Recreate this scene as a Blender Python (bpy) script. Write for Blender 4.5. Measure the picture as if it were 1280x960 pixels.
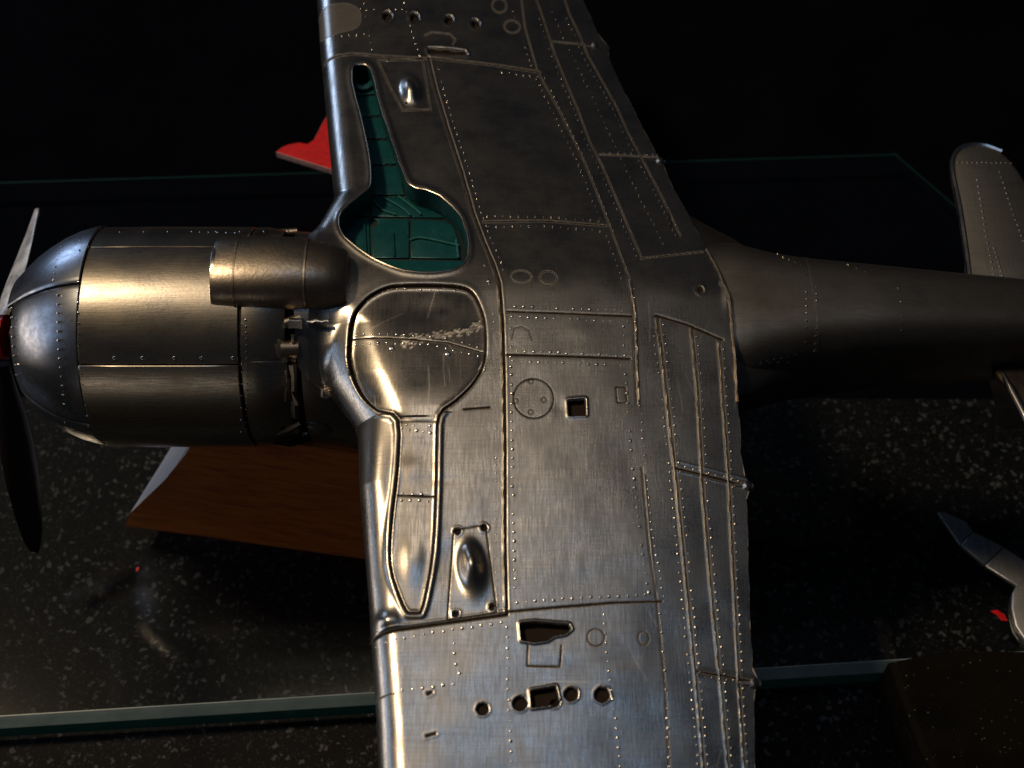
import bpy, math, random
import numpy as np
from mathutils import Vector, Matrix
from mathutils.geometry import delaunay_2d_cdt

# ------------------------------------------------------------------ camera, world, lamps, exposure
S = 0.001                                  # everything below is written in millimetres
F = 1800.0                                 # focal length in photograph pixels (1280 wide)
PITCH = math.radians(56)
R_ = np.array([1.0, 0, 0])
U_ = np.array([0, math.sin(PITCH), math.cos(PITCH)])
W_ = np.array([0, math.cos(PITCH), -math.sin(PITCH)])
def ray(px, py):
    px = np.asarray(px, float)[..., None]; py = np.asarray(py, float)[..., None]
    return W_ + R_ * (px - 640) / F + U_ * (480 - py) / F
CAM = -198.0 * ray(640, 348)

scn = bpy.context.scene
for o in list(bpy.data.objects): bpy.data.objects.remove(o)
col = scn.collection
cd = bpy.data.cameras.new('camera'); cam = bpy.data.objects.new('camera', cd); col.objects.link(cam)
cam.location = Vector(CAM * S)
cam.rotation_euler = (math.pi / 2 - PITCH, 0, 0)
cd.lens = 36 * F / 1280; cd.sensor_width = 36; cd.clip_start = 0.01; cd.clip_end = 50
cd.dof.use_dof = True; cd.dof.focus_distance = 0.197; cd.dof.aperture_fstop = 34
scn.camera = cam
w = bpy.data.worlds.new("World"); scn.world = w; w.use_nodes = True
w.node_tree.nodes['Background'].inputs[0].default_value = (0.55, 0.7, 1.0, 1)
w.node_tree.nodes['Background'].inputs[1].default_value = 0.012
scn.view_settings.view_transform = 'Standard'; scn.view_settings.look = 'None'
scn.view_settings.exposure = 0.0; scn.view_settings.gamma = 1.0
scn.render.resolution_x = 1024; scn.render.resolution_y = 768

def lamp(name, elev, azi, dist, sx, sy, power, color, target=(0, 0, 0)):
    """elev measured from the horizon on the camera's side over the top (90 = overhead), azi sideways (+ = right)"""
    l = bpy.data.lights.new(name, 'AREA'); l.shape = 'RECTANGLE'; l.size = sx * S; l.size_y = sy * S
    l.energy = power; l.color = color
    o = bpy.data.objects.new(name, l); col.objects.link(o)
    e, a = math.radians(elev), math.radians(azi)
    d = Vector((math.sin(a), -math.cos(e) * math.cos(a), math.sin(e) * math.cos(a)))
    o.location = (Vector(target) + d * dist) * S
    o.rotation_euler = (-d).to_track_quat('-Z', 'Y').to_euler()
    return o
lamp('warm_lamp', 102, -28, 900, 130, 80, 3.4, (1.0, 0.76, 0.48))
lamp('window_left', 80, -72, 500, 240, 200, 0.15, (0.50, 0.69, 1.0))
lamp('window_far_left', 173, -40, 800, 200, 170, 0.62, (0.50, 0.68, 1.0), target=(-20, 0, 60))
lamp('side_lamp', 84, -87, 700, 340, 200, 0.50, (1.0, 0.86, 0.74), target=(0, 0, -20))  # low fill added for the warm streaks mirrored in the glass
lamp('room_light', 96, 0, 900, 420, 150, 0.20, (0.40, 0.64, 1.0))
lamp('room_glow', 107.5, -2, 900, 340, 120, 0.18, (1.0, 0.83, 0.64))
lamp('window_front', 4, -24, 700, 260, 110, 0.055, (1.0, 0.84, 0.66))  # fill added to brighten the stand's front face

# ------------------------------------------------------------------ helpers
TD = math.tan(math.radians(5)); RB = 2.5
def surfz(y): return -TD * (np.sqrt(y * y + RB * RB) - RB)
def at(px, py, off=0.0):
    """point of the wing's belly surface (moved down/up by off) seen at a photograph pixel"""
    d = ray(px, py); z = np.full(d.shape[:-1], float(0)) + off
    for _ in range(12):
        t = (z - CAM[2]) / d[..., 2]
        p = CAM + d * t[..., None]
        z = surfz(p[..., 1]) + off
    return p
def atz(px, py, z):
    d = ray(px, py); t = (z - CAM[2]) / d[..., 2]
    return CAM + d * t[..., None]

def interp(pts, v):
    ys = [p[1] for p in pts]; xs = [p[0] for p in pts]
    return np.interp(v, ys, xs)

def mesh_obj(name, verts, faces, mat, parent=None, smooth=True, normals=None):
    me = bpy.data.meshes.new(name)
    v = np.asarray(verts, float) * S
    me.from_pydata([tuple(a) for a in v], [], [tuple(int(i) for i in f) for f in faces])
    me.materials.append(mat)
    me.polygons.foreach_set('use_smooth', [smooth] * len(me.polygons))
    me.update()
    if smooth and normals is None:
        try: me.set_sharp_from_angle(angle=math.radians(40))
        except Exception: pass
    if normals is not None: me.normals_split_custom_set_from_vertices([tuple(n) for n in normals])
    o = bpy.data.objects.new(name, me); col.objects.link(o)
    if parent: o.parent = parent
    return o

def grid_obj(name, V, quads, mat, parent, normals, attrs):
    """fast mesh from numpy vertices and quad index array"""
    used = np.unique(quads); remap = np.full(len(V), -1, int); remap[used] = np.arange(len(used))
    q = remap[quads]
    me = bpy.data.meshes.new(name)
    me.vertices.add(len(used)); me.vertices.foreach_set('co', (V[used] * S).astype(np.float32).ravel())
    me.loops.add(q.size); me.loops.foreach_set('vertex_index', q.astype(np.int32).ravel())
    me.polygons.add(len(q)); me.polygons.foreach_set('loop_start', np.arange(0, q.size, 4, dtype=np.int32))
    try: me.polygons.foreach_set('loop_total', np.full(len(q), 4, dtype=np.int32))
    except Exception: pass
    me.polygons.foreach_set('use_smooth', np.ones(len(q), bool))
    me.update(calc_edges=True)
    for k, a in attrs.items():
        at_ = me.attributes.new(k, 'FLOAT', 'POINT'); at_.data.foreach_set('value', a[used].astype(np.float32))
    me.normals_split_custom_set_from_vertices(normals[used].tolist())
    me.materials.append(mat)
    o = bpy.data.objects.new(name, me); col.objects.link(o); o.parent = parent
    return o

class MB:
    def __init__(s): s.v = []; s.f = []
    def add(s, V, Fc):
        b = len(s.v); s.v += [tuple(map(float, p)) for p in V]; s.f += [tuple(i + b for i in f) for f in Fc]
    def rings(s, rings, closed=True, cap0=False, cap1=False):
        n = len(rings[0]); V = [p for r in rings for p in r]; Fc = []
        for i in range(len(rings) - 1):
            for j in range(n if closed else n - 1):
                k = (j + 1) % n
                Fc.append((i * n + j, i * n + k, (i + 1) * n + k, (i + 1) * n + j))
        if cap0: Fc.append(tuple(range(n))[::-1])
        if cap1: Fc.append(tuple((len(rings) - 1) * n + j for j in range(n)))
        s.add(V, Fc)
    def tube(s, pts, r, n=6, flat=1.0, caps=True):
        pts = [np.array(p, float) for p in pts]; rr = r if hasattr(r, '__len__') else [r] * len(pts)
        rings = []
        for i, p in enumerate(pts):
            a = pts[max(i - 1, 0)]; b = pts[min(i + 1, len(pts) - 1)]
            t = b - a; t /= max(np.linalg.norm(t), 1e-9)
            up = np.array([0, 0, 1.0]) if abs(t[2]) < .95 else np.array([1.0, 0, 0])
            sd = np.cross(t, up); sd /= np.linalg.norm(sd); u2 = np.cross(sd, t)
            rings.append([p + sd * rr[i] * math.cos(2 * math.pi * k / n) + u2 * rr[i] * flat * math.sin(2 * math.pi * k / n) for k in range(n)])
        s.rings(rings, True, caps, caps)
    def dome(s, p, nrm, r, h, n=6):
        nrm = np.array(nrm, float); nrm /= np.linalg.norm(nrm)
        a = np.cross(nrm, [1, 0, 0] if abs(nrm[0]) < .8 else [0, 1, 0]); a /= np.linalg.norm(a); b = np.cross(nrm, a)
        V = []
        for rr, hh in ((1.0, -0.25), (0.72, 0.68)):
            for k in range(n):
                t = 2 * math.pi * k / n
                V.append(p + (a * math.cos(t) + b * math.sin(t)) * r * rr + nrm * h * hh)
        V.append(p + nrm * h)
        Fc = [(k, (k + 1) % n, n + (k + 1) % n, n + k) for k in range(n)] + [(n + k, n + (k + 1) % n, 2 * n) for k in range(n)]
        s.add(V, Fc)
    def build(s, name, mat, parent=None, smooth=True):
        return mesh_obj(name, s.v, s.f, mat, parent, smooth)

def plate(name, poly2, zf, thick, mat, parent=None, bevel=0.25, step=None, smooth=True):
    """flat or curved plate: poly2 in (x, y) mm, zf(x, y) height of the top"""
    P = np.array(poly2, float); n = len(P)
    area = 0.5 * sum(P[i][0] * P[(i + 1) % n][1] - P[(i + 1) % n][0] * P[i][1] for i in range(n))
    if area < 0: P = P[::-1]
    nr = []
    for i in range(n):
        a = P[i] - P[i - 1]; b = P[(i + 1) % n] - P[i]
        na = np.array([-a[1], a[0]]) / (np.linalg.norm(a) + 1e-9); nb = np.array([-b[1], b[0]]) / (np.linalg.norm(b) + 1e-9)
        m = na + nb; m /= (np.linalg.norm(m) + 1e-9); nr.append(m / max(0.5, m.dot(na)))
    nr = np.array(nr); I = P + nr * bevel
    pts = [Vector(p) for p in I]
    if step:
        x0, y0 = I.min(0); x1, y1 = I.max(0)
        for x in np.arange(x0 + step / 2, x1, step):
            for y in np.arange(y0 + step / 2, y1, step):
                if pip(np.array([x]), np.array([y]), I)[0]: pts.append(Vector((x, y)))
    vs, es, fs, *_ = delaunay_2d_cdt(pts, [(i, (i + 1) % n) for i in range(n)], [], 2, 1e-5)
    mb = MB()
    mb.add([(v[0], v[1], zf(v[0], v[1])) for v in vs], fs)
    ring = lambda Q, dz: [(q[0], q[1], zf(q[0], q[1]) - dz) for q in Q]
    mb.rings([ring(P, thick), ring(P, bevel * .6), ring(P + nr * bevel * .35, bevel * .2), ring(I, 0)], True, True)
    o = mb.build(name, mat, parent, smooth)
    bm_fix(o); return o
import bmesh
def bm_fix(o):
    b = bmesh.new(); b.from_mesh(o.data); bmesh.ops.remove_doubles(b, verts=b.verts, dist=1e-7)
    bmesh.ops.recalc_face_normals(b, faces=b.faces); b.to_mesh(o.data); b.free()

def pip(X, Y, poly):
    poly = np.asarray(poly, float); ins = np.zeros(X.shape, bool); n = len(poly); j = n - 1
    for i in range(n):
        xi, yi = poly[i]; xj, yj = poly[j]
        c = ((yi > Y) != (yj > Y)) & (X < (xj - xi) * (Y - yi) / (yj - yi + 1e-12) + xi)
        ins ^= c; j = i
    return ins
def smooth_poly(pts, closed=False, n=4):
    """Catmull-Rom through the points"""
    P = [np.array(p, float) for p in pts]; N = len(P); out = []
    for i in range(N if closed else N - 1):
        g = lambda k: P[k % N] if closed else P[min(max(k, 0), N - 1)]
        a, b, c, d = g(i - 1), g(i), g(i + 1), g(i + 2)
        for k in range(n):
            t = k / n
            out.append(0.5 * ((2 * b) + (c - a) * t + (2 * a - 5 * b + 4 * c - d) * t * t + (3 * b - a - 3 * c + d) * t ** 3))
    if not closed: out.append(P[-1])
    return out
def along(pts, step, off=0.0, start=0.0):
    """points every `step` pixels along a polyline, moved sideways by off"""
    pts = [np.array(p, float) for p in pts]; out = []; acc = start
    for a, b in zip(pts[:-1], pts[1:]):
        L = np.linalg.norm(b - a); t = (b - a) / max(L, 1e-9); nn = np.array([-t[1], t[0]])
        while acc <= L: out.append(a + t * acc + nn * off); acc += step
        acc -= L
    return out
def tag(o, label=None, cat=None, group=None, kind=None):
    if label: o['label'] = label
    if cat: o['category'] = cat
    if group: o['group'] = group
    if kind: o['kind'] = kind
    return o
def empty(name, loc):
    o = bpy.data.objects.new(name, None); col.objects.link(o); o.location = Vector(loc) * S; o.empty_display_size = .01; return o

# ------------------------------------------------------------------ materials
class NT:
    def __init__(s, name):
        s.m = bpy.data.materials.new(name); s.m.use_nodes = True; s.t = s.m.node_tree; s.b = s.t.nodes['Principled BSDF']
    def n(s, typ, **kw):
        nd = s.t.nodes.new(typ)
        for k, v in kw.items():
            if k.startswith('i_'):
                key = k[2:]; key = int(key) if key.isdigit() else key.replace('_', ' ')
                if hasattr(v, 'is_output'): s.t.links.new(v, nd.inputs[key])
                else: nd.inputs[key].default_value = v
            else: setattr(nd, k, v)
        return nd
    def l(s, a, b): s.t.links.new(a, b)
    def coords(s, scale, rot=(0, 0, 0)):
        tc = s.n('ShaderNodeTexCoord'); mp = s.n('ShaderNodeMapping', i_Vector=tc.outputs['Object'])
        mp.inputs['Scale'].default_value = scale; mp.inputs['Rotation'].default_value = rot; return mp.outputs[0]
    def noise(s, vec, scale=1.0, detail=3, rough=.5): return s.n('ShaderNodeTexNoise', i_Vector=vec, i_Scale=scale, i_Detail=float(detail), i_Roughness=rough).outputs[0]
    def ramp(s, fac, stops):
        r = s.n('ShaderNodeValToRGB', i_Fac=fac); e = r.color_ramp.elements
        e[0].position, e[0].color = stops[0]; e[1].position, e[1].color = stops[-1]
        for p, c in stops[1:-1]: x = e.new(p); x.color = c
        return r.outputs[0]
    def mix(s, fac, a, b, typ='RGBA', mode='MIX'):
        m = s.n('ShaderNodeMix', data_type=typ, blend_type=mode) if typ == 'RGBA' else s.n('ShaderNodeMix', data_type=typ)
        ix = {'RGBA': (6, 7, 2), 'FLOAT': (2, 3, 0)}[typ]
        for k, v in ((0, fac), (ix[0], a), (ix[1], b)):
            if hasattr(v, 'is_output'): s.l(v, m.inputs[k])
            else: m.inputs[k].default_value = v
        return m.outputs[ix[2]]
    def math(s, op, a, b=0.0):
        m = s.n('ShaderNodeMath', operation=op)
        for k, v in ((0, a), (1, b)):
            if hasattr(v, 'is_output'): s.l(v, m.inputs[k])
            else: m.inputs[k].default_value = v
        return m.outputs[0]
    def set(s, **kw):
        for k, v in kw.items():
            i = s.b.inputs[k.replace('_', ' ')]
            if hasattr(v, 'is_output'): s.l(v, i)
            else: i.default_value = v
g1 = lambda v: (v, v, v, 1)

def make_metal(name, base, tarnish, rough, streak=(4800, 130, 4800), streak2=(130, 4200, 4800), attrs=False, bump=1.0, tarn=(.45, .7)):
    k = NT(name)
    a = k.noise(k.coords(streak), 1.0, 3, .6); b = k.noise(k.coords(streak2), 1.0, 3, .6)
    blot = k.noise(k.coords((160, 160, 160)), 1.0, 5, .65)
    fine = k.noise(k.coords((2600, 2600, 2600)), 1.0, 4, .7)
    c = k.mix(k.ramp(blot, [(tarn[0], g1(0)), (tarn[1], g1(1))]), base, tarnish)
    c = k.mix(k.math('MULTIPLY', k.ramp(a, [(.38, g1(0)), (.64, g1(1))]), .75), c, tuple(x * .55 for x in base[:3]) + (1,))
    c = k.mix(k.math('MULTIPLY', k.ramp(b, [(.45, g1(0)), (.68, g1(1))]), .40), c, tuple(x * .5 for x in base[:3]) + (1,))
    r = k.math('ADD', k.math('MULTIPLY', blot, .22), k.math('ADD', k.math('MULTIPLY', a, .16), rough - .17))
    h = k.math('ADD', k.math('MULTIPLY', a, .5), k.math('ADD', k.math('MULTIPLY', b, .3), k.math('MULTIPLY', fine, .35)))
    bp = k.n('ShaderNodeBump', i_Height=h, i_Strength=0.35 * bump, i_Distance=0.00004)
    met = 1.0
    if attrs:
        gr = k.n('ShaderNodeAttribute', attribute_name='grime').outputs['Fac']
        sc = k.n('ShaderNodeAttribute', attribute_name='scratch').outputs['Fac']
        gg = k.math('MULTIPLY', gr, k.ramp(k.noise(k.coords((900, 900, 900)), 1.0, 3, .6), [(.2, g1(.55)), (.6, g1(1))]))
        gn = k.n('ShaderNodeClamp', i_Value=k.math('MULTIPLY', gg, 2.3)).outputs[0]
        c = k.mix(sc, c, (.95, .88, .74, 1)); c = k.mix(gn, c, (.020, .012, .007, 1))
        r = k.mix(sc, r, .48, 'FLOAT'); r = k.mix(gn, r, .7, 'FLOAT'); k.set(Specular_IOR_Level=.25); met = k.math('SUBTRACT', 1.0, k.math('MULTIPLY', gn, .85))
    k.set(Base_Color=c, Metallic=met, Roughness=r, Normal=bp.outputs[0])
    return k.m
M = {}
M['skin'] = make_metal('wing_metal', (.56, .53, .49, 1), (.42, .38, .33, 1), .27, attrs=True, tarn=(.5,.8))
M['door'] = make_metal('door_metal', (.62, .58, .53, 1), (.42, .37, .31, 1), .19, attrs=True, bump=.5)
M['cowl'] = make_metal('cowl_metal', (.60, .55, .48, 1), (.40, .34, .26, 1), .28, streak=(300, 5000, 5000), streak2=(2500, 2500, 2500), tarn=(.4, .75))
M['nose'] = make_metal('nose_metal', (.46, .48, .53, 1), (.26, .28, .32, 1), .29, streak=(900, 900, 900), streak2=(2500, 2500, 2500), bump=.5)
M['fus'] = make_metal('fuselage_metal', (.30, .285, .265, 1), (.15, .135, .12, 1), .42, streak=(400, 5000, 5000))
M['rivet'] = make_metal('rivet_metal', (.85, .82, .78, 1), (.7, .64, .56, 1), .19, bump=.2)
M['seam'] = make_metal('seam_metal', (.95, .80, .58, 1), (.55, .40, .24, 1), .19, streak=(700, 700, 700), streak2=(900, 900, 900), bump=.2, tarn=(.6, .75))
M['cast'] = make_metal('cast_metal', (.50, .43, .35, 1), (.26, .21, .16, 1), .33, streak=(1500, 1500, 1500), streak2=(2200, 2200, 2200), bump=3.0)

M['cast2'] = make_metal('sooty_metal', (.16, .12, .09, 1), (.05, .04, .03, 1), .45, streak=(1500, 1500, 1500), streak2=(2200, 2200, 2200), bump=3.0)
def simple(name, colr, rough=.5, metal=0.0, spec=.5, var=None, scale=300, bump=0.0, coat=0.0):
    k = NT(name); c = colr
    if var is not None:
        c = k.mix(k.ramp(k.noise(k.coords((scale,) * 3), 1.0, 5, .65), [(.35, g1(0)), (.7, g1(1))]), colr, var)
    k.set(Base_Color=c, Roughness=rough, Metallic=metal, Coat_Weight=coat); k.b.inputs['Specular IOR Level'].default_value = spec
    if bump: k.set(Normal=k.n('ShaderNodeBump', i_Height=k.noise(k.coords((2500,) * 3), 1.0, 4, .6), i_Strength=bump, i_Distance=0.00005).outputs[0])
    return k.m
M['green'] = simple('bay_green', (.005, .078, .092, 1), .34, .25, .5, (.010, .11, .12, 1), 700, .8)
M['greenlit'] = simple('worn_green', (.03, .20, .20, 1), .3, .3, .5, (.08, .30, .29, 1), 1500, .8)  # paler scuffed green for some of the pipes
M['greenwall'] = simple('bay_wall_green', (.004, .06, .075, 1), .5, 0, .4, (.006, .085, .09, 1), 700, .6)
M['bayline'] = simple('bay_groove', (.003, .018, .02, 1), .6)
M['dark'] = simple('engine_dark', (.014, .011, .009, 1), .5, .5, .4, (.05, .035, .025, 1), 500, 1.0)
M['red'] = simple('red_paint', (.80, .010, .014, 1), .42, 0, .5, (.50, .008, .008, 1), 900, .8)
M['pinkedge'] = simple('cut_edge', (.34, .16, .16, 1), .55, 0, .4, (.6, .5, .48, 1), 1500, .8)
M['redspin'] = simple('red_hub', (.42, .004, .006, 1), .3)
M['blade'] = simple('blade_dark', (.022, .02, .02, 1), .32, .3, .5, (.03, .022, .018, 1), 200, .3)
M['bladelit'] = simple('blade_grey', (.8, .83, .88, 1), .4, .2, .5, (.07, .07, .08, 1), 200, .3)  # pale copy of the blade colour, light painted onto one blade
M['spare'] = make_metal('spare_metal', (.62, .64, .68, 1), (.42, .42, .43, 1), .42, bump=1)
M['lens'] = simple('lens_cover', (.30, .28, .25, 1), .26, .6, .5, (.24, .22, .19, 1), 300, .3)

# wood
k = NT('varnished_wood')
v = k.coords((40, 900, 900), (0, 0, .12)); gsn = k.noise(v, 1.0, 6, .7); big = k.noise(k.coords((12, 90, 90), (0, 0, .12)), 1.0, 3, .5)
c = k.ramp(gsn, [(.30, (.26, .065, .012, 1)), (.5, (.52, .155, .030, 1)), (.72, (.70, .24, .055, 1))])
c = k.mix(k.math('MULTIPLY', big, .5), c, (.22, .055, .013, 1), mode='MIX')
k.set(Base_Color=c, Roughness=.38, Coat_Weight=.4, Coat_Roughness=.25, Normal=k.n('ShaderNodeBump', i_Height=gsn, i_Strength=.3, i_Distance=.0001).outputs[0]); M['wood'] = k.m
M['woodend'] = simple('pale_stand_end', (.85, .83, .85, 1), .3, 0, .5, (.7, .68, .7, 1), 150)  # pale colour paints in the light falling on the stand's end
# granite
k = NT('speckled_granite')
vv = k.coords((1, 1, 1)); warp = k.n('ShaderNodeTexNoise', i_Vector=vv, i_Scale=900.0, i_Detail=3.0)
wv = k.n('ShaderNodeMixRGB', blend_type='ADD', i_Fac=.0022, i_Color1=vv, i_Color2=warp.outputs['Color']).outputs[0]
v1 = k.n('ShaderNodeTexVoronoi', i_Vector=wv, i_Scale=960.0); v2 = k.n('ShaderNodeTexVoronoi', i_Vector=wv, i_Scale=2300.0)
bn = k.noise(vv, 60.0, 3, .6)
def rnd_thr(vn, lo, hi):
    sx = k.n('ShaderNodeSeparateColor', i_0=vn.outputs['Color']).outputs[0]
    pick = k.ramp(sx, [(lo, g1(0)), (lo + .02, g1(1))]); shp = k.ramp(vn.outputs['Distance'], [(hi - .14, g1(1)), (hi, g1(0))])
    return k.math('MULTIPLY', pick, shp)
m1 = rnd_thr(v1, .72, .46); m2 = rnd_thr(v2, .70, .48)
c = k.mix(k.math('MULTIPLY', m2, .55), (.006, .006, .007, 1), (.05, .052, .057, 1))
c = k.mix(k.math('MULTIPLY', m1, k.ramp(bn, [(.3, g1(.35)), (.65, g1(1))])), c, (.085, .086, .094, 1))
k.set(Base_Color=c, Roughness=.6); k.b.inputs['Specular IOR Level'].default_value = .08; M['granite'] = k.m
# glass
k = NT('sheet_glass'); tr = k.n('ShaderNodeBsdfTransparent', i_Color=(.95, .97, .97, 1)); gg_ = k.n('ShaderNodeBsdfGlossy', i_Roughness=.085, i_Color=(1, 1, 1, 1))
front_ = k.math('SUBTRACT', 1.0, k.n('ShaderNodeNewGeometry').outputs['Backfacing'])
mx = k.n('ShaderNodeMixShader', i_0=k.math('MULTIPLY', front_, k.n('ShaderNodeFresnel', i_IOR=1.5).outputs[0]), i_1=tr.outputs[0], i_2=gg_.outputs[0])
k.l(mx.outputs[0], k.t.nodes['Material Output'].inputs['Surface']); M['glass'] = k.m
# sanding block with glitter dust
k = NT('gritty_brown'); vv = k.coords((1, 1, 1)); vo = k.n('ShaderNodeTexVoronoi', i_Vector=vv, i_Scale=2600.0)
sx = k.n('ShaderNodeSeparateColor', i_0=vo.outputs['Color']).outputs[0]
sp = k.math('MULTIPLY', k.ramp(sx, [(.95, g1(0)), (.96, g1(1))]), k.math('MULTIPLY', k.ramp(vo.outputs['Distance'], [(.2, g1(1)), (.36, g1(0))]), k.ramp(k.noise(vv, 160.0, 4, .6), [(.42, g1(.08)), (.62, g1(1))])))
base = k.ramp(k.noise(vv, 90.0, 6, .7), [(.3, (.002, .0015, .001, 1)), (.7, (.008, .006, .003, 1))])
k.set(Base_Color=k.mix(sp, base, (.20, .155, .09, 1)), Roughness=k.mix(sp, .75, .3, 'FLOAT'), Metallic=k.math('MULTIPLY', sp, .5),
      Normal=k.n('ShaderNodeBump', i_Height=k.noise(vv, 2200.0, 4, .7), i_Strength=.9, i_Distance=.0001).outputs[0]); k.b.inputs['Specular IOR Level'].default_value = .08; M['grit'] = k.m

# ------------------------------------------------------------------ setting: worktop and glass sheet
ZG = -54.0; ZT = ZG - 6.0
mb = MB(); mb.add([(-900, -500, ZT - .06), (900, -500, ZT - .06), (900, 1500, ZT - .06), (-900, 1500, ZT - .06)], [(0, 1, 2, 3)])
mb.build('granite_worktop', M['granite'], smooth=False); tag(bpy.data.objects['granite_worktop'], kind='structure')
M['cloth'] = simple('black_cloth', (.0018, .0022, .004, 1), .95, 0, .0, (.003, .0035, .006, 1), 40)  # dark sheet standing in for the unlit far part of the worktop
mb = MB(); ya = atz(0, 500, ZT)[1]; mb.add([(-899, ya + 3, ZT - .03), (899, ya - 2, ZT - .03), (899, 1499, ZT - .03), (-899, 1499, ZT - .03)], [(0, 1, 2, 3)])
mb.build('black_cloth', M['cloth'], smooth=False); tag(bpy.data.objects['black_cloth'], kind='structure')
def bevel_prism(name, poly, ztop, zbot, mat, bev, label=None, cat=None):
    P = [np.array(p[:2], float) for p in poly]; n = len(P); area = sum(P[i][0] * P[(i + 1) % n][1] - P[(i + 1) % n][0] * P[i][1] for i in range(n))
    if area < 0: P = P[::-1]
    ins = []
    for i in range(n):
        a = P[i] - P[i - 1]; b = P[(i + 1) % n] - P[i]; na = np.array([-a[1], a[0]]) / np.linalg.norm(a); nb = np.array([-b[1], b[0]]) / np.linalg.norm(b)
        m = na + nb; m /= np.linalg.norm(m); ins.append(P[i] + m * bev / max(.4, m.dot(na)))
    rg = lambda Q, z: [(q[0], q[1], z) for q in Q]
    mb = MB(); mb.rings([rg(ins, zbot), rg(P, zbot + bev), rg(P, ztop - bev), rg(ins, ztop)], True, True, True)
    o = mb.build(name, mat, smooth=False); bm_fix(o)
    if cat: tag(o, label, cat)
    return o
gp = [atz(-420, 932, ZG), atz(1560, 807, ZG), atz(1650, 640, ZG), atz(1122, 187, ZG), atz(-500, 238, ZG)]
bevel_prism('glass_sheet', gp, ZG, ZT, M['glass'], 1.3, 'thick clear glass sheet with green edges lying on the speckled worktop', 'glass sheet')

gl = bpy.data.objects['glass_sheet']
M['arris'] = simple('ground_glass_arris', (.22, .30, .32, 1), .35, 0, .6, (.15, .22, .23, 1), 200)
M['edgeface'] = simple('green_glass_edge', (.025, .24, .21, 1), .25, 0, .6, (.018, .17, .15, 1), 60)
def edge_strip(a, b, z0, z1, o0, o1, mat, name):
    d = b - a; d = d / np.linalg.norm(d); n_ = np.array([d[1], -d[0], 0])
    m = MB(); P = []
    for e in (a, b):
        P.append([e + n_ * o0 + [0, 0, z0 - e[2]], e + n_ * o1 + [0, 0, z1 - e[2]], e + n_ * (o1 - .15) + [0, 0, z1 - e[2]], e + n_ * (o0 - .15) + [0, 0, z0 - e[2]]])
    m.rings(P, True, True, True); m.build(name, M[mat], gl, False)
M['faredge'] = simple('dim_green_edge', (.008, .06, .052, 1), .3)
for a, b in ((gp[2], gp[3]), (gp[3], gp[4])): edge_strip(np.array(a), np.array(b), ZG + .02, ZG - .75, -1.25, -.5, 'faredge', 'bevelled_edge')
for a, b in ((gp[0], gp[1]),):
    a, b = np.array(a), np.array(b); t = (b - a) / np.linalg.norm(b - a) * 1.5; a, b = a + t, b - t
    edge_strip(a, b, ZG + .02, ZG - 1.5, -1.25, .04, 'arris', 'bevelled_edge')
    edge_strip(a, b, ZG - 1.52, ZT + 1.0, .05, .05, 'edgeface', 'green_edge')

# ------------------------------------------------------------------ the aircraft
air = empty('model_aircraft', (0, 0, -52))
tag(air, 'bare metal scale model aircraft lying belly up over the glass', 'model aircraft')
Z0 = Vector((0, 0, 52 * S))
def adopt(o):
    """children of the aircraft keep world coordinates in their mesh"""
    o.parent = air; o.matrix_parent_inverse = Matrix.Translation(Z0); return o

LE = [(383, -160), (395, 0), (398, 45), (403, 100), (408, 160), (414, 215), (416, 235), (400, 262), (385, 285), (376, 320), (378, 380), (388, 420), (405, 460), (428, 492), (443, 515),
      (447, 600), (455, 700), (462, 790), (466, 850), (471, 960), (480, 1180)]
TE = [(655, -160), (735, 0), (753, 40), (775, 90), (800, 140), (828, 192), (850, 235), (870, 273), (886, 300), (904, 332), (915, 362), (920, 420), (924, 490), (930, 560),
      (935, 600), (937, 650), (939, 720), (942, 800), (945, 850), (947, 960), (950, 1180)]
CYZ, CYR = -13.7, 15.3
def cyl_top(X):   # height of the fuselage tube's top along X (mm)
    return np.interp(X, [-31.0, -27.5, -24.8, -21.5, -12], [1.5, 1.1, -.3, -3, -6])
def base_surface(px, py):
    p = at(px, py); X, Y = p[..., 0], p[..., 1]
    le = interp(LE, py); te = interp(TE, py); sc = np.linalg.norm(at(le + 10, py) - at(le, py), axis=-1) / 10
    u = (px - le) * sc; a = np.interp(py, [340, 400, 470, 600], [3.5, 9.0, 8.0, 3.5]); hl = np.interp(py, [340, 400, 470, 600], [3.2, 6.5, 6.0, 3.2])
    q = np.clip(1 - u / a, 0, 1); drop = hl * (1 - np.sqrt(np.clip(1 - q * q, 0, 1)))
    drop = np.where(u < 0, hl - u * 2.5, drop)
    t = (px - le) / (te - le)
    drop = drop + 2.0 * np.clip(t - .3, 0, 1) ** 2 / .49 
    zp = p[..., 2] - drop
    zc = CYZ + (cyl_top(X) - 1.6) + np.sqrt(np.clip(CYR ** 2 - Y ** 2, 0, None)); zc = np.where(np.abs(Y) < CYR, zc, -16)
    kk = 2.2; h = np.clip(.5 + .5 * (zc - zp) / kk, 0, 1); z = zp * (1 - h) + zc * h + kk * h * (1 - h)
    z = np.where(zc < zp - kk, zp, z)
    return np.stack([X, Y, np.maximum(z, -15)], -1)

ST = 1.25
rows = np.arange(-150, 1170, ST)
ncol = 430
tt = np.linspace(0, 1, ncol); tt = np.concatenate([tt[:1], tt[1:]])
xs0 = interp(LE, rows)
infus = np.interp(rows, [236, 262, 440, 464], [0, 1, 1, 0])
xs0 = xs0 * (1 - infus) + np.minimum(xs0, 368) * infus
xs1 = interp(TE, rows)
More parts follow.
